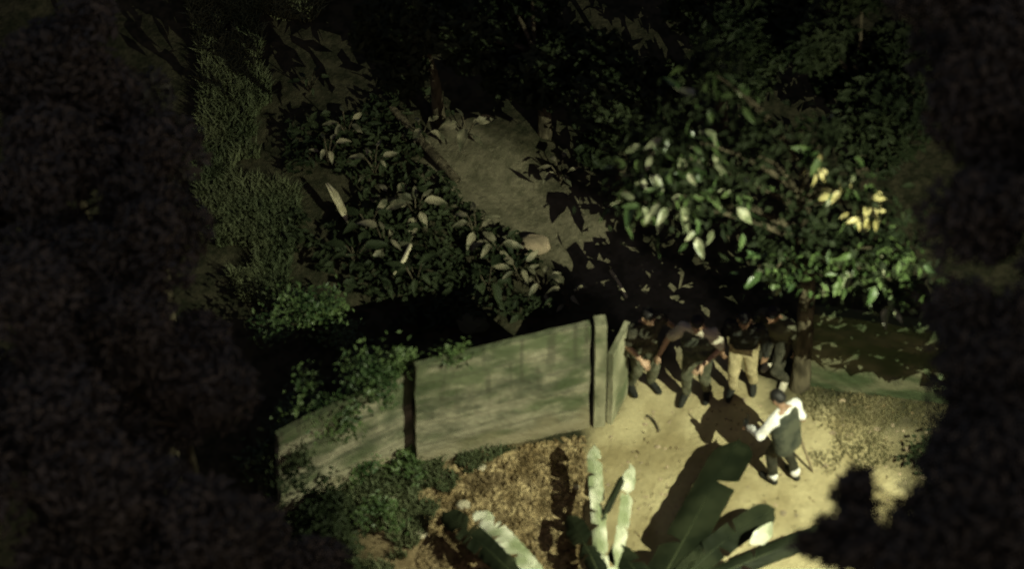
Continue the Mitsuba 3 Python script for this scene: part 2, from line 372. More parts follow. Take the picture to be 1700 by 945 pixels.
def person(label, feet, facing, group, mats, lean=0.0, twist=0.0, hands=None, elbows=None, foot=None, crouch=0.0, head_yaw=0.0, head_pitch=0.0, sleeves='long', vest=False, cap=False, bands=False, scale=1.0):
    """x right, y forward, z up; feet is the ground point between the feet."""
    k = thing('person', label, 'person', group)
    R = lambda a: np.array([[math.cos(a), -math.sin(a), 0], [math.sin(a), math.cos(a), 0], [0, 0, 1]])
    Rz = R(facing)
    f = foot or {-1: V(-0.12, 0.0, 0), 1: V(0.12, 0.0, 0)}
    hipz = 0.92 - crouch
    pelvis = V(0, -0.1 * crouch - 0.12 * abs(lean), hipz)
    Rx = lambda a: np.array([[1, 0, 0], [0, math.cos(a), -math.sin(a)], [0, math.sin(a), math.cos(a)]])
    RT = R(twist) @ Rx(-lean)
    up = lambda *q: pelvis + RT @ V(*q)
    neck, chest, waist = up(0, 0, 0.53), up(0, 0.015, 0.34), up(0, 0, 0.13)
    headc = up(0, 0.03, 0.53) + RT @ R(head_yaw) @ Rx(-head_pitch) @ V(0, 0.02, 0.16)
    RH = RT @ R(head_yaw) @ Rx(-head_pitch)
    sh = {s: up(s * 0.185, 0, 0.47) for s in (-1, 1)}
    hip = {s: up(s * 0.09, 0, 0.0) for s in (-1, 1)}
    hands = hands or {}; elbows = elbows or {}
    el, wr, kn, an = {}, {}, {}, {}
    for s in (-1, 1):
        wr[s] = hands.get(s, up(s * 0.27, 0.08, -0.06)); e = elbows.get(s)
        if e is None:
            mid = (sh[s] + wr[s]) / 2; gap = max(0.0, 0.28 ** 2 - (np.linalg.norm(wr[s] - sh[s]) / 2) ** 2) ** 0.5
            e = mid + unit(V(s * 0.8, -0.6, -0.35)) * gap
        el[s] = e
        an[s] = V(f[s][0], f[s][1] - 0.04, f[s][2] + 0.09)
        mid = (hip[s] + an[s]) / 2; gap = max(0.0, 0.43 ** 2 - (np.linalg.norm(hip[s] - an[s]) / 2) ** 2) ** 0.5
        kn[s] = mid + V(0, 1, 0.1) * gap
    to = lambda m: ((np.asarray(m.vertices) * scale) @ Rz.T + np.asarray(feet), np.asarray(m.faces))
    # ---- body: one continuous surface
    B = [hull([(up(s * 0.09, 0, 0.02), 0.095) for s in (-1, 1)] + [(waist + RT @ V(s * 0.07, 0, 0), 0.085) for s in (-1, 1)]),
         hull([(waist + RT @ V(s * 0.07, 0, 0), 0.085) for s in (-1, 1)] + [(chest + RT @ V(s * 0.095, 0, 0), 0.095) for s in (-1, 1)] + [(sh[s], 0.058) for s in (-1, 1)]),
         hull([(sh[1], 0.05), (sh[-1], 0.05), (neck, 0.058)]), bone(neck, 0.056, headc - RH @ V(0, 0, 0.05), 0.054)]
    H = lambda x, y, z: headc + RH @ V(x, y, z)
    B += [hull([(H(0, 0.0, 0.045), 0.076), (H(0, -0.03, 0.03), 0.078), (H(0, 0.03, -0.005), 0.064), (H(0, 0.055, -0.08), 0.028), (H(0.03, 0.03, -0.06), 0.03), (H(-0.03, 0.03, -0.06), 0.03)]),
          hull([(H(0, 0.088, 0.012), 0.009), (H(0, 0.108, -0.022), 0.012), (H(0.013, 0.095, -0.026), 0.008), (H(-0.013, 0.095, -0.026), 0.008)]),
          hull([(H(0.018, 0.086, -0.055), 0.007), (H(-0.018, 0.086, -0.055), 0.007)]), hull([(H(0.04, 0.08, 0.03), 0.008), (H(-0.04, 0.08, 0.03), 0.008)])]
    for s in (-1, 1):
        B.append(hull([(H(s * 0.078, -0.005, 0.015), 0.016), (H(s * 0.076, 0.0, -0.025), 0.011)]))
        B += [bone(sh[s], 0.052, el[s], 0.04), bone(el[s], 0.04, wr[s], 0.027), bone(hip[s], 0.088, kn[s], 0.056), bone(kn[s], 0.054, an[s], 0.037)]
        # hand: palm, four bent fingers of different lengths, a thumb off the side
        a = unit(wr[s] - el[s]); side = unit(np.cross(a, V(0, 0, 1) + 0.2 * V(s, 0, 0))); pn = np.cross(side, a)
        inw = -s * side if np.dot(side * s, V(1, 0, 0)) > 0 else s * side
        B.append(hull([(wr[s], 0.024), (wr[s] + a * 0.085 + side * 0.03, 0.013), (wr[s] + a * 0.085 - side * 0.03, 0.013), (wr[s] + a * 0.03 + side * 0.028, 0.014), (wr[s] + a * 0.03 - side * 0.028, 0.014)]))
        for i, ln in enumerate((0.062, 0.074, 0.07, 0.055)):
            b0 = wr[s] + a * 0.085 + side * (0.031 - 0.0205 * i)
            b1 = b0 + unit(a - 0.35 * pn) * ln * 0.5; b2 = b1 + unit(a - 1.1 * pn) * ln * 0.5
            B += [bone(b0, 0.0095, b1, 0.009), bone(b1, 0.009, b2, 0.0078)]
        t0 = wr[s] + a * 0.03 + inw * 0.03; t1 = t0 + unit(a + 1.0 * inw - 0.3 * pn) * 0.035; t2 = t1 + unit(a + 0.3 * inw - 0.6 * pn) * 0.03
        B += [bone(t0, 0.012, t1, 0.011), bone(t1, 0.011, t2, 0.009)]
        toe = an[s] + V(s * 0.025, 0.17, -0.055)
        B.append(hull([(an[s] + V(0, -0.03, -0.05), 0.033), (an[s], 0.034), (toe, 0.027)]))
    body = part('body', to(finish(B, 0.022, 6)), mats['skin'], k, True)
    for s in (-1, 1):
        part('eye', to(trimesh.Trimesh(*(lambda m: (m.vert_properties[:, :3], m.tri_verts))(sph(0.012, H(s * 0.032, 0.078, 0.01)).to_mesh()))), 'm_eye', body, True)
    # ---- clothes, a little larger than the body
    S = [hull([(up(s * 0.1, 0, 0.0), 0.108) for s in (-1, 1)] + [(waist + RT @ V(s * 0.078, 0, 0), 0.1) for s in (-1, 1)]),
         hull([(waist + RT @ V(s * 0.078, 0, 0), 0.1) for s in (-1, 1)] + [(chest + RT @ V(s * 0.1, 0, 0), 0.108) for s in (-1, 1)] + [(sh[s], 0.072) for s in (-1, 1)]),
         hull([(sh[1], 0.066), (sh[-1], 0.066), (neck - RT @ V(0, 0, 0.02), 0.07)])]
    for s in (-1, 1):
        if (sleeves if isinstance(sleeves, str) else sleeves[s]) == 'long':
            S += [bone(sh[s], 0.078, el[s], 0.06), bone(el[s], 0.06, wr[s] * 0.94 + el[s] * 0.06, 0.043)]
        else:
            S += [bone(sh[s], 0.08, sh[s] * 0.25 + el[s] * 0.75, 0.07)]
    wr_ = lambda t, amp, sd: t.vertices.__iadd__(amp * (np.stack([meshkit.fbm(np.array(t.vertices) * 11 + 9 * q + sd, 3) for q in range(3)], -1) - 0.5)) is None
    def crumple(t, amp):
        v = np.array(t.vertices); v += amp * (np.stack([meshkit.fbm(v * V(10, 10, 7) + 9 * q, 3) for q in range(3)], -1) - 0.5)
        return trimesh.Trimesh(v, t.faces, process=False)
    part('shirt', to(crumple(finish(S, 0.024, 5), 0.05)), mats['shirt'], k, True)
    if vest:
        Vs = [hull([(up(s * 0.085, -0.01, -0.13), 0.125) for s in (-1, 1)] + [(up(s * 0.085, 0, 0.05), 0.12) for s in (-1, 1)] + [(chest + RT @ V(s * 0.098, 0, 0), 0.128) for s in (-1, 1)] + [(sh[s] * 0.8 + neck * 0.2 - RT @ V(0, 0, 0.03), 0.082) for s in (-1, 1)])]
        ve = part('vest', to(crumple(finish(Vs, 0.028, 4), 0.02)), mats['vest'], k, True)
        for q in (-0.09, 0.09):
            part('pouch', to(finish([hull([(up(q + i * 0.04, 0.125, z), 0.03) for i in (-1, 1) for z in (0.08, 0.19)])], 0.03, 1)), mats['vest'], ve, True)
    Tr = [hull([(up(s * 0.1, 0, 0.03), 0.112) for s in (-1, 1)] + [(hip[s] - V(0, 0, 0.06), 0.105) for s in (-1, 1)])]
    for s in (-1, 1):
        Tr += [bone(hip[s], 0.108, kn[s], 0.078), bone(kn[s], 0.076, an[s] + V(0, 0, 0.03), 0.06)]
    part('trousers', to(crumple(finish(Tr, 0.024, 5), 0.05)), mats['trousers'], k, True)
    for s in (-1, 1):
        toe = an[s] + V(s * 0.025, 0.17, -0.05)
        part('shoe', to(finish([hull([(an[s] + V(0, -0.04, -0.05), 0.042), (an[s] + V(0, 0, -0.0), 0.044), (toe, 0.038), (toe + V(0, -0.07, 0.005), 0.044)])], 0.025, 3)), mats['shoe'], k, True)
        if bands:
            part('ankle_band', to(finish([bone(an[s] + V(0, 0, 0.045), 0.068, an[s] + V(0, 0, 0.07), 0.068)], 0.03, 0)), 'm_white', k, True)
    hr = [hull([(H(0, -0.02, 0.055), 0.086), (H(0, -0.045, 0.02), 0.082), (H(0, 0.01, 0.062), 0.08)])]
    if cap:
        hr.append(hull([(H(s * 0.05, 0.07, 0.068), 0.012) for s in (-1, 1)] + [(H(s * 0.04, 0.15, 0.055), 0.01) for s in (-1, 1)]))
    part('cap' if cap else 'hair', to(finish(hr, 0.025, 3)), mats.get('cap', 'm_hair'), k, True)
    world = lambda q: (np.asarray(q) * scale) @ Rz.T + np.asarray(feet)
    return k, {s: world(wr[s] + unit(wr[s] - el[s]) * 0.07) for s in (-1, 1)}


PG = 'people standing at the gateway'
A_feet = on(1300, 795)
_, hA = person('person in a white shirt and dark vest standing out on the lit sand', A_feet, math.radians(44), None,
               dict(skin='m_skin', shirt='m_white', vest='m_vest', trousers='m_olive_dark', shoe='m_black'), lean=0.12, vest=True, bands=True, sleeves={-1: 'long', 1: 'short'},
               elbows={-1: V(-0.36, 0.10, 1.17), 1: V(0.23, -0.06, 1.13)}, hands={-1: V(-0.30, 0.36, 1.04), 1: V(0.27, 0.14, 0.97)},
               foot={-1: V(-0.13, 0.10, 0), 1: V(0.12, -0.05, 0)}, head_yaw=0.3, head_pitch=0.25, scale=0.98)
k = thing('radio', 'small black handset held by the person in the white shirt', 'radio')
hp = hA[-1] + V(0.0, 0, 0.02)
part('case', trimesh.creation.box((0.06, 0.04, 0.17), transform=trimesh.transformations.translation_matrix(hp)), 'm_device', k)
part('antenna', tube([hp + V(0.02, 0, 0.08), hp + V(0.02, 0, 0.2)], 0.008, 6), 'm_device', k)
tip = on(1349, 783)
st = part('walking_stick', tube([tip, tip * 0.5 + hA[1] * 0.5 + V(0.01, 0, 0), hA[1] + V(-0.02, 0.02, 0.12)], [0.014, 0.017, 0.018], 8), 'm_stick', None, True)
labels[st] = {'label': 'thin brown walking stick in the right hand of the person in white', 'category': 'stick'}

person('person in dark brown clothes with one pale arm out, leftmost in the gateway', on(1066, 646), math.radians(-150), PG,
       dict(skin='m_skin_light', shirt='m_olive_dark', trousers='m_olive', shoe='m_black'), lean=0.1, sleeves='short',
       elbows={-1: V(-0.34, -0.06, 1.14), 1: V(0.26, 0.05, 1.10)}, hands={-1: V(-0.5, 0.06, 0.93), 1: V(0.18, 0.26, 1.0)}, foot={-1: V(-0.12, 0.05, 0), 1: V(0.12, -0.05, 0)})
_, h2 = person('person with pale sleeves under a dark vest, second from left in the gateway', on(1156, 657), math.radians(165), PG,
       dict(skin='m_skin_light', shirt='m_cream', vest='m_vest', trousers='m_olive', shoe='m_black'), lean=0.1, vest=True, sleeves='short',
       elbows={1: V(0.38, 0.05, 1.12), -1: V(-0.3, 0.0, 1.1)}, hands={1: V(0.46, 0.16, 0.90), -1: V(-0.12, 0.28, 1.02)}, foot={-1: V(-0.12, -0.02, 0), 1: V(0.12, 0.1, 0)})
person('person in khaki trousers and a black top, third from left in the gateway', on(1232, 648), math.radians(170), PG,
       dict(skin='m_skin', shirt='m_black', trousers='m_khaki', shoe='m_black'), lean=0.12, foot={-1: V(-0.12, -0.06, 0), 1: V(0.12, 0.08, 0)})
person('person in grey green clothes and pale shoes, rightmost in the gateway by the tree trunk', on(1288, 622), math.radians(150), PG,
       dict(skin='m_skin', shirt='m_olive', trousers='m_olive_dark', shoe='m_cream'), lean=0.25, crouch=0.12, foot={-1: V(-0.16, 0.1, 0), 1: V(0.14, -0.1, 0)})


# ---------------------------------------------------------------- the big-leaved tree over the gateway
rng = np.random.default_rng(7)
k = thing('broadleaf_tree', 'big leaved tree whose lit green crown hangs over the gateway', 'tree')
TB = on(1328, 640)
top = V(TB[0] + 0.02, TB[1], 2.7)
part('trunk', tube([TB - V(0, 0, 0.2), TB + V(0, 0, 0.1), V(TB[0] + 0.02, TB[1], 1.2), top, top + V(-0.1, 0.0, 1.2), top + V(-0.2, 0.1, 2.3)], [0.16, 0.13, 0.105, 0.1, 0.07, 0.04], 12), 'm_bark', k, True)
# (px, py, z, radius, number of single leaves, material)
CL = [(1085, 250, 5.0, .34, 24, 'm_leaf_gloss'), (1150, 235, 5.3, .38, 28, 'm_leaf_gloss'), (1060, 335, 4.4, .34, 24, 'm_leaf_gloss'), (1130, 325, 4.6, .42, 34, 'm_leaf_gloss'),
      (1205, 340, 4.4, .36, 26, 'm_leaf_gloss'), (1190, 125, 6.2, .25, 14, 'm_leaf_green'), (1225, 150, 6.0, .24, 10, 'm_leaf_green'), (1360, 242, 5.3, .26, 12, 'm_leaf_green'), (1395, 318, 5.15, .12, 8, 'm_leaf_yellow'),
      (1350, 280, 5.2, .13, 9, 'm_leaf_yellow'), (1405, 318, 5.0, .2, 13, 'm_leaf_green'), (1440, 350, 5.0, .17, 24, 'm_leaf_yellow'), (1290, 445, 2.95, .34, 24, 'm_leaf_gloss'), (1400, 450, 3.3, .36, 20, 'm_leaf_green'),
      (1465, 415, 3.8, .4, 18, 'm_leaf_green'), (1350, 385, 4.3, .3, 0, None), (1260, 260, 5.2, .4, 0, None), (1490, 470, 3.2, .36, 9, 'm_leaf_green')]
fill = []
for i, (px, py, z, r, n, m) in enumerate(CL):
    c = at(px, py, z)
    st = top + V(-0.15, 0.05, min(1.6, max(-0.3, z - 4.2)))
    part('branch', tube(bez(st, (st + c) / 2 + V(0, 0, 0.35), c, 8), np.linspace(0.045, 0.012, 8), 6), 'm_bark', k, True)
    for j in range(n):
        o = rng.normal(size=3) * r * V(1, 1, 0.7) * 0.62
        dirn = unit(o * V(1, 1, 0.4) * 0.9 / r + rng.normal(size=3) * 0.5 + V(0, -0.1, -0.75))
        part('leaf', leaf_at(c + o, dirn, V(0.15, -0.35, 1) + rng.normal(size=3) * 0.55, rng.uniform(0.15, 0.27) * (0.65 if m == 'm_leaf_yellow' else 1), int(rng.integers(4))), m if rng.random() > (0.42 if m == 'm_leaf_gloss' and px < 1260 else 0.15 if m == 'm_leaf_gloss' else 0.1) or m == 'm_leaf_yellow' else 'm_leaf_glint', k)
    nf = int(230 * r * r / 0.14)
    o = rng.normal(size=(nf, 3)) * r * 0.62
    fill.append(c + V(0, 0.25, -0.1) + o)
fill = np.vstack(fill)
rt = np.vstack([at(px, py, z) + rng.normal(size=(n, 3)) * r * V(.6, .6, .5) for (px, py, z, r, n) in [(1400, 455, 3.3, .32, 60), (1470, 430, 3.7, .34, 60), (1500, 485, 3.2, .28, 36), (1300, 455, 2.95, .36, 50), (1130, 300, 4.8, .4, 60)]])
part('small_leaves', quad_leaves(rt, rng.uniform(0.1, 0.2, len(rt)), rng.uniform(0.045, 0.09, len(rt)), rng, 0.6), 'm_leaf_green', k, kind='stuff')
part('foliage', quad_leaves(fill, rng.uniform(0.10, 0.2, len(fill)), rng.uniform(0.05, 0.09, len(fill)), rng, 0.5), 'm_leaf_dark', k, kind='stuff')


# ---------------------------------------------------------------- dark forest trees
def region(n, poly, rng):
    """Random ground points inside a polygon given in photograph pixels."""
    from shapely import Polygon, contains_xy
    pts = np.array([at(*q)[:2] for q in poly]); P = Polygon(pts)
    lo, hi = pts.min(0), pts.max(0); out = []
    while sum(map(len, out)) < n:
        q = rng.uniform(lo, hi, (n, 2)); out.append(q[contains_xy(P, q[:, 0], q[:, 1])])
    q = np.vstack(out)[:n]
    return np.column_stack([q, gh(q[:, 0], q[:, 1])])


def forest_tree(name, label, px, py, z, R, n=7000, leaf=0.16, lean=(0, 0), seed=0, mat='m_leaf_dark', group=None, squash=0.75, lobes=9):
    g = np.random.default_rng(seed)
    k = thing(name, label, 'tree', group)
    c = at(px, py, z); b = V(c[0] + lean[0], c[1] + lean[1], 0); b[2] = -0.2
    part('trunk', tube(bez(b, V(b[0], b[1], z * 0.6), c, 9), np.linspace(0.07 + 0.03 * R, 0.03, 9), 9), 'm_bark', k, True)
    pts = []
    for i in range(lobes):
        o = unit(g.normal(size=3)) * R * g.uniform(0.35, 0.85) * V(1, 1, squash); r = R * g.uniform(0.28, 0.5)
        part('branch', tube(bez(V(b[0], b[1], z * 0.55) * 0.4 + c * 0.6, (c + c + o) / 2 + V(0, 0, 0.1), c + o, 6), np.linspace(0.04, 0.012, 6), 5), 'm_bark', k, True)
        q = g.normal(size=(n // lobes, 3)); q /= np.linalg.norm(q, axis=1, keepdims=True)
        pts.append(c + o + q * r * (g.uniform(0, 1, (len(q), 1)) ** 0.5) * V(1, 1, 0.7))
    pts = np.vstack(pts)
    part('crown', quad_leaves(pts, g.uniform(leaf * 0.6, leaf * 1.3, len(pts)), g.uniform(leaf * 0.3, leaf * 0.6, len(pts)), g, 0.3), mat, k, kind='stuff')
    return k


FT = [('dark tree with faintly lit leaves in the upper left corner', 90, 110, 5.5, 1.1), ('dark bushy tree crown below the faintly lit one at the left edge', 60, 330, 5.5, 1.5),
      ('dark tree crown left of the grassy strip in the upper left', 225, 200, 5.0, 1.3), ('dark tree crown left of the middle of the grassy strip', 230, 420, 5.5, 1.4),
      ('dark tree crown at the left edge halfway down', 60, 560, 6.0, 1.4), ('dark tree crown beside the lower left bushes', 290, 650, 5.0, 1.35),
      ('dark tree crown at the left edge below halfway', 60, 790, 6.0, 1.5), ('dark tree crown in the lower left corner region', 230, 880, 5.5, 1.5), ('dark tree crown nearest below the left bushes', 430, 960, 4.0, 1.0),
      ('dark tree crown in the upper right corner', 1640, 90, 10.0, 1.5), ('dark tree crown at the right edge beside the lit tree', 1735, 330, 10.0, 1.3),
      ('dark tree crown at the right edge right of the boundary wall', 1755, 560, 10.0, 1.05), ('dark tree crown at the right edge beyond the end of the sand', 1760, 730, 10.0, 1.05),
      ('low dark tree behind the middle of the lit crown at the top', 1180, 30, 2.6, 1.3), ('low dark tree behind the right of the lit crown at the top', 1420, 110, 2.8, 1.35),
      ('low dark tree at the top edge above the bare trail', 880, 70, 2.2, 1.25),
      ('low dark tree left of the one above the bare trail', 700, 75, 1.9, 0.95), ('low dark tree between the lit crown and the top of the trail', 1010, 165, 2.0, 0.95)]
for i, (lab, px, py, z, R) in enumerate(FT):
    forest_tree('dark_tree', lab, px, py, z, R, int(5200 * R * R / 1.6), 0.17, ((1.7, -1.0) if py > 500 else (4.2, 1.0)) if px > 1600 else (0.2, 0.3), 40 + i, 'm_leaf_dark' if z < 3 else 'm_leaf_unlit')


def sprig_tree():
    g = np.random.default_rng(91)
    k = thing('overhanging_tree', 'black silhouetted tree reaching leafy sprigs over the sand at lower right', 'tree')
    c = at(1690, 960, 10.3)
    b = V(c[0] + 0.8, c[1] - 1.2, -0.2)
    part('trunk', tube(bez(b, V(b[0], b[1], 6.5), c, 10), np.linspace(0.16, 0.05, 10), 10), 'm_bark', k, True)
    tips = [(1415, 822, 10.0, .10), (1425, 800, 10.0, .07), (1432, 845, 10.0, .07), (1385, 888, 10.1, .10), (1345, 905, 10.2, .07), (1420, 875, 10.2, .1), (1475, 905, 10.3, .11), (1535, 845, 10.2, .1), (1500, 868, 10.2, .06), (1550, 770, 10.3, .07), (1585, 800, 10.3, .12), (1575, 880, 10.4, .16),
            (1630, 840, 10.5, .26), (1620, 920, 10.5, .26), (1690, 900, 10.6, .34), (1680, 800, 10.5, .3), (1530, 925, 10.4, .16), (1420, 925, 10.3, .09), (1560, 735, 10.3, .06), (1375, 925, 10.2, .05), (1605, 720, 10.2, .14), (1650, 650, 10.2, .26), (1610, 600, 10.2, .16), (1600, 520, 10.2, .18), (1480, 945, 10.3, .1)]
    pts = []
    for (px, py, z, r) in tips:
        q = at(px, py, z)
        part('branch', tube(bez(c - V(0, 0, 0.5), (c + q) / 2 + V(0, 0, 0.25), q, 9), np.linspace(0.035, 0.008, 9), 6), 'm_bark', k, True)
        n = int(4300 * r * r / 0.16) + 9
        o = g.normal(size=(n, 3)) * r * 0.95
        pts.append(q + o)
    pts = np.vstack(pts)
    part('crown', quad_leaves(pts, g.uniform(0.12, 0.23, len(pts)), g.uniform(0.045, 0.085, len(pts)), g, 0.3, 0.6), 'm_leaf_unlit', k, kind='stuff')
    # leaf cluster added near the lamp, shaped along its rays to shade the gateway
    q = region(1150, [(985, 400), (1350, 330), (1610, 540), (1560, 640), (1350, 605), (1215, 556), (1060, 590), (930, 575), (890, 480)], g)
    q = q + (LAMP - q) * g.uniform(0.68, 0.76, (len(q), 1))
    part('branch', tube(bez(V(*c), q.mean(0) + V(0.1, 0.1, 4.0), q.mean(0), 9), np.linspace(0.02, 0.004, 9), 6), 'm_bark', k, True)
    part('added_bough', quad_leaves(q, g.uniform(0.06, 0.12, len(q)), g.uniform(0.03, 0.06, len(q)), g, 0.3, 0.6), 'm_leaf_dark', k, kind='stuff')


sprig_tree()


# ---------------------------------------------------------------- bushes along the wall
def bush(label, px, py, R, n=900, leaf=0.1, mat='m_leaf_green', H=0.6, seed=0, z0=None, name='bush'):
    g = np.random.default_rng(seed)
    k = thing(name, label, 'bush')
    c = on(px, py)
    zc = H * 0.55 if z0 is None else z0
    root = c.copy()
    if z0 is not None:
        c = at(px, py, z0); c = c + V(0, 0.12, 0); root = V(c[0] + 0.1, c[1] + 0.45, 0)
    else:
        c = c + V(0, 0, zc)
    pts = []
    for i in range(7):
        o = g.normal(size=3) * V(R, R * 0.8, H * 0.45) * 0.55
        part('stem', tube(bez(root, (root + c + o) / 2 + V(0, 0, 0.1), c + o, 6), np.linspace(0.018, 0.006, 6), 5), 'm_bark', k, True)
        pts.append(c + o + g.normal(size=(n // 7, 3)) * R * 0.34)
    pts = np.vstack(pts)
    pts = pts[pts[:, 2] > 0.02]
    part('leaves', quad_leaves(pts, g.uniform(leaf * 0.6, leaf * 1.3, len(pts)), g.uniform(leaf * 0.3, leaf * 0.6, len(pts)), g, 0.2), mat, k, kind='stuff')


bush('feathery green bush on the slope just left of the wall shadow', 520, 545, 0.38, 1300, 0.09, 'm_leaf_green', 0.5, 3)
bush('green bush growing over the top of the left wall', 610, 640, 0.36, 1100, 0.09, 'm_leaf_green', 0.5, 4, z0=1.85)
bush('small green bush over the wall top at the joint', 672, 612, 0.16, 350, 0.08, 'm_leaf_green', 0.4, 5, z0=1.9)
bush('small tangle of leaves along the wall coping', 745, 602, 0.18, 240, 0.08, 'm_leaf_green', 0.2, 6, z0=2.05)
bush('dim bush at the left end of the mossy wall', 520, 690, 0.32, 900, 0.09, 'm_leaf_green', 0.6, 8, z0=1.6)
bush('dim bush climbing in front of the mossy wall at its left end', 500, 735, 0.3, 800, 0.09, 'm_leaf_green', 0.6, 19)
bush('dim bush hiding the far left end of the mossy wall', 475, 800, 0.28, 800, 0.09, 'm_leaf_dark', 0.9, 20, z0=0.9)
bush('dim weeds leaning on the middle of the mossy wall', 590, 800, 0.2, 420, 0.08, 'm_leaf_green', 0.5, 23)
bush('dark bush below the left end of the mossy wall', 510, 790, 0.42, 1200, 0.1, 'm_leaf_green', 0.6, 9)
bush('dark bush in front of the mossy wall lower left', 560, 870, 0.4, 1200, 0.1, 'm_leaf_dark', 0.55, 10)
bush('low green bush at the foot of the wall joint', 680, 790, 0.2, 420, 0.08, 'm_leaf_green', 0.3, 11)
bush('dark bush along the bottom edge left of the round stone', 560, 960, 0.5, 1600, 0.11, 'm_leaf_dark', 0.7, 12)
bush('green weeds standing between wall joint and pale stones', 622, 862, 0.22, 420, 0.08, 'm_leaf_green', 0.4, 13)
bush('dim weeds on the right bank beyond the footing', 1560, 770, 0.3, 600, 0.09, 'm_leaf_dark', 0.5, 14)


# ---------------------------------------------------------------- broad-leaved plants on the slope behind the wall
def slope_plant(label, px, py, n, size, mat, seed):
    g = np.random.default_rng(seed)
    k = thing('broadleaf_plant', label, 'plant', None)
    b = on(px, py)
    n += 2
    for j in range(n):
        a = 2 * np.pi * (j + g.uniform(-.3, .3)) / n
        h = g.uniform(0.15, 0.45); q = b + V(math.cos(a) * 0.12, math.sin(a) * 0.12, h)
        part('leaf', leaf_at(q, V(math.cos(a), math.sin(a), g.uniform(-0.3, 0.35)), V(0.1, -0.25, 1) + g.normal(size=3) * 0.25, size * g.uniform(0.45, 0.95), int(g.integers(4))), mat, k)
        part('stem', tube([b, (b + q) / 2 + V(0, 0, 0.05), q], 0.008, 5), 'm_bark', k, True)


SP = [(515, 155, 4, .22), (575, 232, 4, .24), (622, 292, 4, .24), (650, 345, 4, .3), (612, 385, 5, .36), (690, 365, 5, .34), (700, 235, 4, .3), (775, 230, 5, .36), (590, 440, 5, .36), (640, 420, 5, .34),
      (790, 395, 5, .3), (820, 425, 4, .28), (810, 490, 5, .36), (862, 468, 4, .26), (900, 490, 4, .24), (945, 515, 4, .26), (690, 480, 5, .34), (930, 300, 4, .26), (545, 275, 4, .2)]
pos_word = ['far up the slope at the edge of the grass', 'alone in the dark patch up the slope', 'in the middle of the dark patch', 'right of the bright fallen frond', 'just below the bright fallen frond', 'left of the trail in the upper patch',
            'at the top of the bare trail on its left side', 'at the top of the bare trail on its right side', 'above the feathery bush', 'left of the bent pale stalk', 'below the trail on the dark slope', 'between the trail and the tan rock',
            'above the middle of the wall top', 'right above the wall toward the gate', 'above the wall below the tan rock', 'above the wall nearest the gate', 'right of the bent pale stalk', 'at the upper right end of the bare trail', 'below the grass edge in the dark patch']
for i, ((px, py, n, s), wds) in enumerate(zip(SP, pos_word)):
    slope_plant('low broad leaved plant ' + wds, px, py, n, s, 'm_leaf_slope' if i % 4 else 'm_leaf_dark', 300 + i)


def bent(name, label, cat_, pts, rad, mat, flat=False):
    k = thing(name, label, cat_)
    if flat:
        p = np.array(pts); g = np.random.default_rng(len(scene))
        t = np.gradient(p, axis=0); s = np.cross(t, [0.1, -0.3, 1.0]); s /= np.linalg.norm(s, axis=1, keepdims=True)
        w_ = np.sin(np.linspace(0.25, np.pi - 0.1, len(p)))[:, None] * rad
        v = np.stack([p - s * w_ + V(0, 0, 0.03), p, p + s * w_ + V(0, 0, 0.03)], 1).reshape(-1, 3)
        part('blade', (v, grid_faces(len(p), 3)), mat, k, True)
        part('rib', tube(p - V(0, 0, 0.012), 0.009, 5), mat, k, True)
    else:
        part('stalk', tube(pts, rad, 7), mat, k, True)


bent('fallen_frond', 'bright dry fallen frond lying on the dark slope', 'dry leaf', [on(543, 330, .25), on(556, 350, .28), on(570, 372, .2), on(578, 385, .12)], 0.055, 'm_straw', True)
bent('bent_stalk', 'pale bent stalk on the slope above the wall', 'stalk', bez(on(681, 423, .2), on(676, 455, .32), on(655, 470, .12), 8), np.linspace(.03, .035, 8), 'm_straw')
bent('fallen_log', 'dark fallen log slanting down the slope beside the trail', 'log', [on(650, 190, .12), on(720, 270, .16), on(760, 310, .12)], [.05, .065, .055], 'm_bark')
bent('forked_stalk', 'small pale stalk leaning by the wall near the gate', 'stalk', [on(1012, 490, .5), on(1026, 505, .42), on(1040, 520, .3)], .02, 'm_straw')


def rock(label, px, py, r, seed, mat='m_rock', name='rock', squash=0.7):
    s = trimesh.creation.icosphere(3, 1.0); v = np.array(s.vertices)
    v *= (1 + 0.55 * (meshkit.fbm(v * 1.4 + seed * 3.1, 3, seed) - 0.5))[:, None] * V(1.25, 0.95, squash) * r
    k = key_of(name); p = on(px, py, r * squash * 0.4)
    scene[k] = mikit.ply((v + p, s.faces), mat, smooth=35)
    labels[k] = {'label': label, 'category': 'rock' if name == 'rock' else 'stone'}


rock('tan rock at the foot of the bare trail', 886, 408, 0.17, 3)
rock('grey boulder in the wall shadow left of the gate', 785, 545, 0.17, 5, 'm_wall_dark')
for (px, py, r, lab) in [(697, 892, .075, 'pale round stone lying on the brown soil at the bottom left'), (656, 826, .05, 'small pale stone among weeds left of the wall joint'), (736, 791, .05, 'small pale stone below the long wall near its joint'),
                         (800, 778, .055, 'pale stone below the long wall at the edge of the leaf litter'), (643, 876, .035, 'tiny pale stone left of the round stone'), (770, 842, .075, 'pale jagged stone above the dark banana leaf'), (956, 812, .04, 'tiny pale stone beside the glaring upright leaf')]:
    rock(lab, px, py, r, int(px), 'm_stone', 'stone')

# ---------------------------------------------------------------- banana plants in the foreground
HALF = lambda p: unit(unit(CAM - p) + unit(LAMP - p))


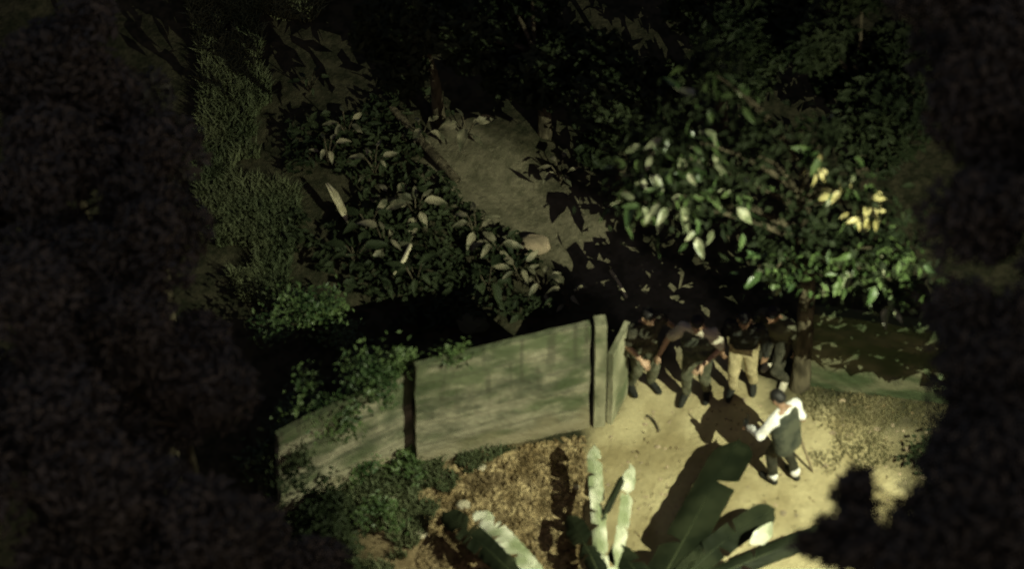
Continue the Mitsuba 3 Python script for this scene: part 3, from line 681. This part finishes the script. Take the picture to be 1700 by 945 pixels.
def banana_leaf(parent, base, tip, arch, width, nrm, seed, mat='m_banana', tears=5, droop=0.25, gap=0.16):
    """A torn banana leaf: two halves of strips along the midrib, each strip hanging a little differently."""
    g = np.random.default_rng(seed)
    n = 36
    c = bez(base, (np.asarray(base) + tip) / 2 + np.asarray(arch, float), tip, n)
    t = np.gradient(c, axis=0); t /= np.linalg.norm(t, axis=1, keepdims=True)
    nr = np.asarray(nrm, float) - t * (t @ np.asarray(nrm, float))[:, None]; nr /= np.linalg.norm(nr, axis=1, keepdims=True)
    s = np.cross(t, nr)
    u = np.linspace(0, 1, n)
    pw = (np.minimum(1, (u / 0.12)) ** 0.6) * (np.clip((1.0 - u) / 0.10, 0, 1) ** 0.5)
    halves = []
    for sd in (-1, 1):
        cuts = sorted(set([0, n - 1]) | set(int(q) for q in g.choice(np.arange(3, n - 4), tears, replace=False)))
        for a, b in zip(cuts[:-1], cuts[1:]):
            ang = droop + g.normal() * 0.16; skew = g.normal() * 0.05
            i = np.arange(a, b + 1)
            sh_ = np.linspace(0, 1, len(i))
            rows = []
            for q in np.linspace(0, 1, 6):
                ww = (pw[i] * width / 2 * q)[:, None]
                bend = ang * q
                pos = c[i] + sd * s[i] * ww * math.cos(bend) - nr[i] * ww * math.sin(bend) + t[i] * (0.18 * ww + skew * q)
                ctr = pos.mean(0) if a > 0 or b < n - 1 else pos.mean(0)
                shrink = 1 - gap * q * (len(i) < n)
                proj = ((pos - ctr) * t[i]).sum(1, keepdims=True)
                pos = pos - t[i] * proj * (1 - shrink)
                pos = pos + nr[i] * (0.012 * np.sin(i * 1.9 + q * 2) * q)[:, None]
                rows.append(pos)
            v = np.stack(rows, 1).reshape(-1, 3)
            halves.append((v, grid_faces(len(i), 6)))
    lk = part('leaf', cat(halves), mat, parent, True)
    part('midrib', tube(c - nr * 0.012, np.linspace(0.022, 0.006, n), 7), 'm_banana_rib' if mat == 'm_banana' else mat, lk, True)
    return lk


def banana_plant(label, px, py, h, seed):
    k = thing('banana_plant', label, 'banana plant')
    b = at(px, py, 0)
    part('pseudostem', tube([b - V(0, 0, 0.2), b + V(0, 0, h * 0.5), b + V(0.02, 0.03, h)], [0.13, 0.11, 0.07], 14), 'm_banana_stem', k, True)
    return k, b + V(0.02, 0.03, h)


bk, bt = banana_plant('banana plant with wide dark torn leaves reaching over the sand at bottom centre', 1140, 1040, 0.7, 1)
for i_, (b_, t_, ar, wd, nr_, sd_, tr_, dr_) in enumerate([((1086, 985, .62), (1228, 728, .5), V(0.02, 0, .05), .56, V(-0.2, -0.3, 1), 21, 1, .04), ((1112, 985, .62), (1288, 845, .45), V(-.1, 0.05, .14), .33, V(0, -0.4, 1), 22, 3, .2),
                                                 ((1150, 975, .6), (1404, 872, .5), V(0, 0, .12), .27, V(0, -0.4, 1), 23, 4, .25), ((1080, 985, .6), (1016, 905, .4), V(0, 0, .15), .34, V(0, -.3, 1), 24, 4, .25)]):
    banana_leaf(bk, at(*b_), at(*t_), ar, wd, nr_, sd_, tears=tr_, droop=dr_, gap=0.08)
    part('petiole', tube(bez(bt, bt + V(0, 0.1, 0.25), at(*b_)), 0.03, 8), 'm_banana_rib', bk, True)

bk, bt = banana_plant('young banana plant with upright leaves painted pale as glare below the gate pier', 1005, 1020, 0.35, 2)
q = at(995, 860, 0.6)
banana_leaf(bk, at(1003, 985, .5), at(986, 738, .62), V(0, 0, 0.12), 0.2, HALF(q), 31, 'm_banana_glare', tears=7, droop=0.3)
banana_leaf(bk, at(1012, 985, .5), at(1046, 772, .62), V(0.08, 0, 0.0), 0.19, HALF(q) + V(0.2, 0, 0), 32, 'm_banana_glare', tears=3, droop=0.25)
banana_leaf(bk, at(1002, 975, .5), at(940, 856, .4), V(0, 0, 0.25), 0.28, V(-0.3, -0.3, 1), 33, tears=5, droop=0.4)
banana_leaf(bk, at(998, 865, .6), at(1034, 790, .8), V(0, 0, 0.05), 0.12, V(-0.4, -0.2, 1), 34, tears=1, droop=0.4)
bk, bt = banana_plant('banana plant with one long leaf painted pale as glare at the bottom left of centre', 925, 1020, 0.35, 3)
a, b = at(915, 985, .55), at(790, 848, .5)
banana_leaf(bk, a, b, V(0.03, 0, 0.15), 0.24, HALF(a), 42, 'm_banana_glare', tears=5, droop=0.15)
banana_leaf(bk, at(880, 985, .5), at(735, 850, .45), V(0, 0, 0.15), 0.3, V(-0.5, -0.2, 1), 41, tears=5, droop=0.1)
bent('glare_leaf', 'small added leaf painted white as glare at the bottom right of the banana leaves', 'leaf', [at(1246, 905, .75), at(1260, 897, .8), at(1272, 886, .82), at(1282, 870, .78)], 0.11, 'm_banana_glare', True)  # added white blade standing for a highlight on the banana leaves

# ---------------------------------------------------------------- ground cover
g = np.random.default_rng(17)
p = region(30000, [(290, -60), (660, -60), (640, 20), (440, 60), (500, 330), (470, 520), (400, 500), (325, 330), (335, 110)], g)
p = p[meshkit.fbm(p * 1.4, 3, 4) > 0.33]
stuff('grass', blades(p, g.uniform(.08, .26, len(p)), g.uniform(.012, .03, len(p)), g, .9), 'm_grass', 'dim green grassy strip running down the upper left', 'grass')
p = region(5000, [(1330, 640), (1590, 680), (1590, 800), (1480, 800), (1360, 790), (1310, 700)], g)
p = p[meshkit.fbm(p * 2.6, 4, 8) + 0.25 * (p[:, 1] - at(1450, 705)[1]) > 0.52 + g.normal(size=len(p)) * 0.06]
stuff('grass', blades(p, g.uniform(.02, .08, len(p)), g.uniform(.01, .022, len(p)), g, 1.1), 'm_grass_brown', 'sparse brownish grass below the boundary wall on the right', 'grass')
p = region(15000, [(430, 760), (540, 640), (690, 770), (860, 745), (760, 800), (660, 960), (430, 960)], g)
p = p[meshkit.fbm(p * 1.8, 3, 9) > 0.42]
stuff('weeds', blades(p, g.uniform(.05, .2, len(p)), g.uniform(.012, .035, len(p)), g, .9), 'm_grass', 'low green weeds along the foot of the walls at lower left', 'weeds')
p = region(4200, [(480, 130), (700, 150), (980, 400), (1010, 520), (700, 560), (560, 560), (470, 420)], g)
p = p[meshkit.fbm(p * 1.3, 3, 10) > 0.45] + V(0, 0, .03)
tr0, tr1 = V(*_trail0), V(*_trail1)
tt = np.clip(((p - tr0) @ (tr1 - tr0)) / ((tr1 - tr0) @ (tr1 - tr0)), 0, 1.6)[:, None]
p = p[np.linalg.norm((p - tr0 - tt * (tr1 - tr0))[:, :2], axis=1) > 0.5]
stuff('ground_plants', quad_leaves(p + np.column_stack([p[:, :2] * 0, g.uniform(0, .2, len(p))]), g.uniform(.08, .2, len(p)), g.uniform(.04, .1, len(p)), g, .1), 'm_leaf_dark', 'dark ground plants covering the slope behind the wall', 'plants')
p = region(2600, [(700, 800), (800, 755), (970, 725), (975, 800), (960, 960), (760, 960), (690, 900)], g) + V(0, 0, .02)
p = p[meshkit.fbm(p * 1.6, 3, 12) > 0.36]
stuff('leaf_litter', quad_leaves(p, g.uniform(.05, .16, len(p)), g.uniform(.03, .07, len(p)), g, .0, .25), 'm_dry', 'curled dry brown leaf litter below the long wall', 'leaf litter')
p = region(1800, [(720, 800), (970, 725), (975, 800), (960, 960), (690, 960)], g) + V(0, 0, .02)
stuff('leaf_litter', quad_leaves(p, g.uniform(.05, .15, len(p)), g.uniform(.03, .07, len(p)), g, .0, .3), 'm_dry_dark', 'dark rotten leaf litter between the dry leaves', 'leaf litter')
p = region(240, [(1020, 700), (1340, 640), (1560, 700), (1560, 940), (1020, 940)], g) + V(0, 0, .012)
stuff('leaf_litter', quad_leaves(p, g.uniform(.02, .07, len(p)), g.uniform(.012, .035, len(p)), g, .0, .15), 'm_dry_dark', 'few scattered dead leaves on the bare sand', 'leaf litter')
pb = []
ico = trimesh.creation.icosphere(1, 1.0)
for q in region(260, [(1000, 710), (1060, 650), (1340, 650), (1560, 710), (1560, 860), (1300, 960), (1000, 960)], g):
    r = g.uniform(.006, .022) if g.random() < .93 else g.uniform(.025, .045)
    pb.append((np.array(ico.vertices) * V(*g.uniform(.7, 1.3, 3)) * r * V(1, 1, .7) + q, ico.faces))
stuff('pebbles', cat(pb), 'm_rock', 'small pebbles strewn over the lit sand', 'pebbles')
bent('twig', 'short dark curved twig lying on the sand by the gate', 'twig', bez(on(1074, 690, .02), on(1086, 694, .02), on(1094, 716, .02), 6), .018, 'm_bark')
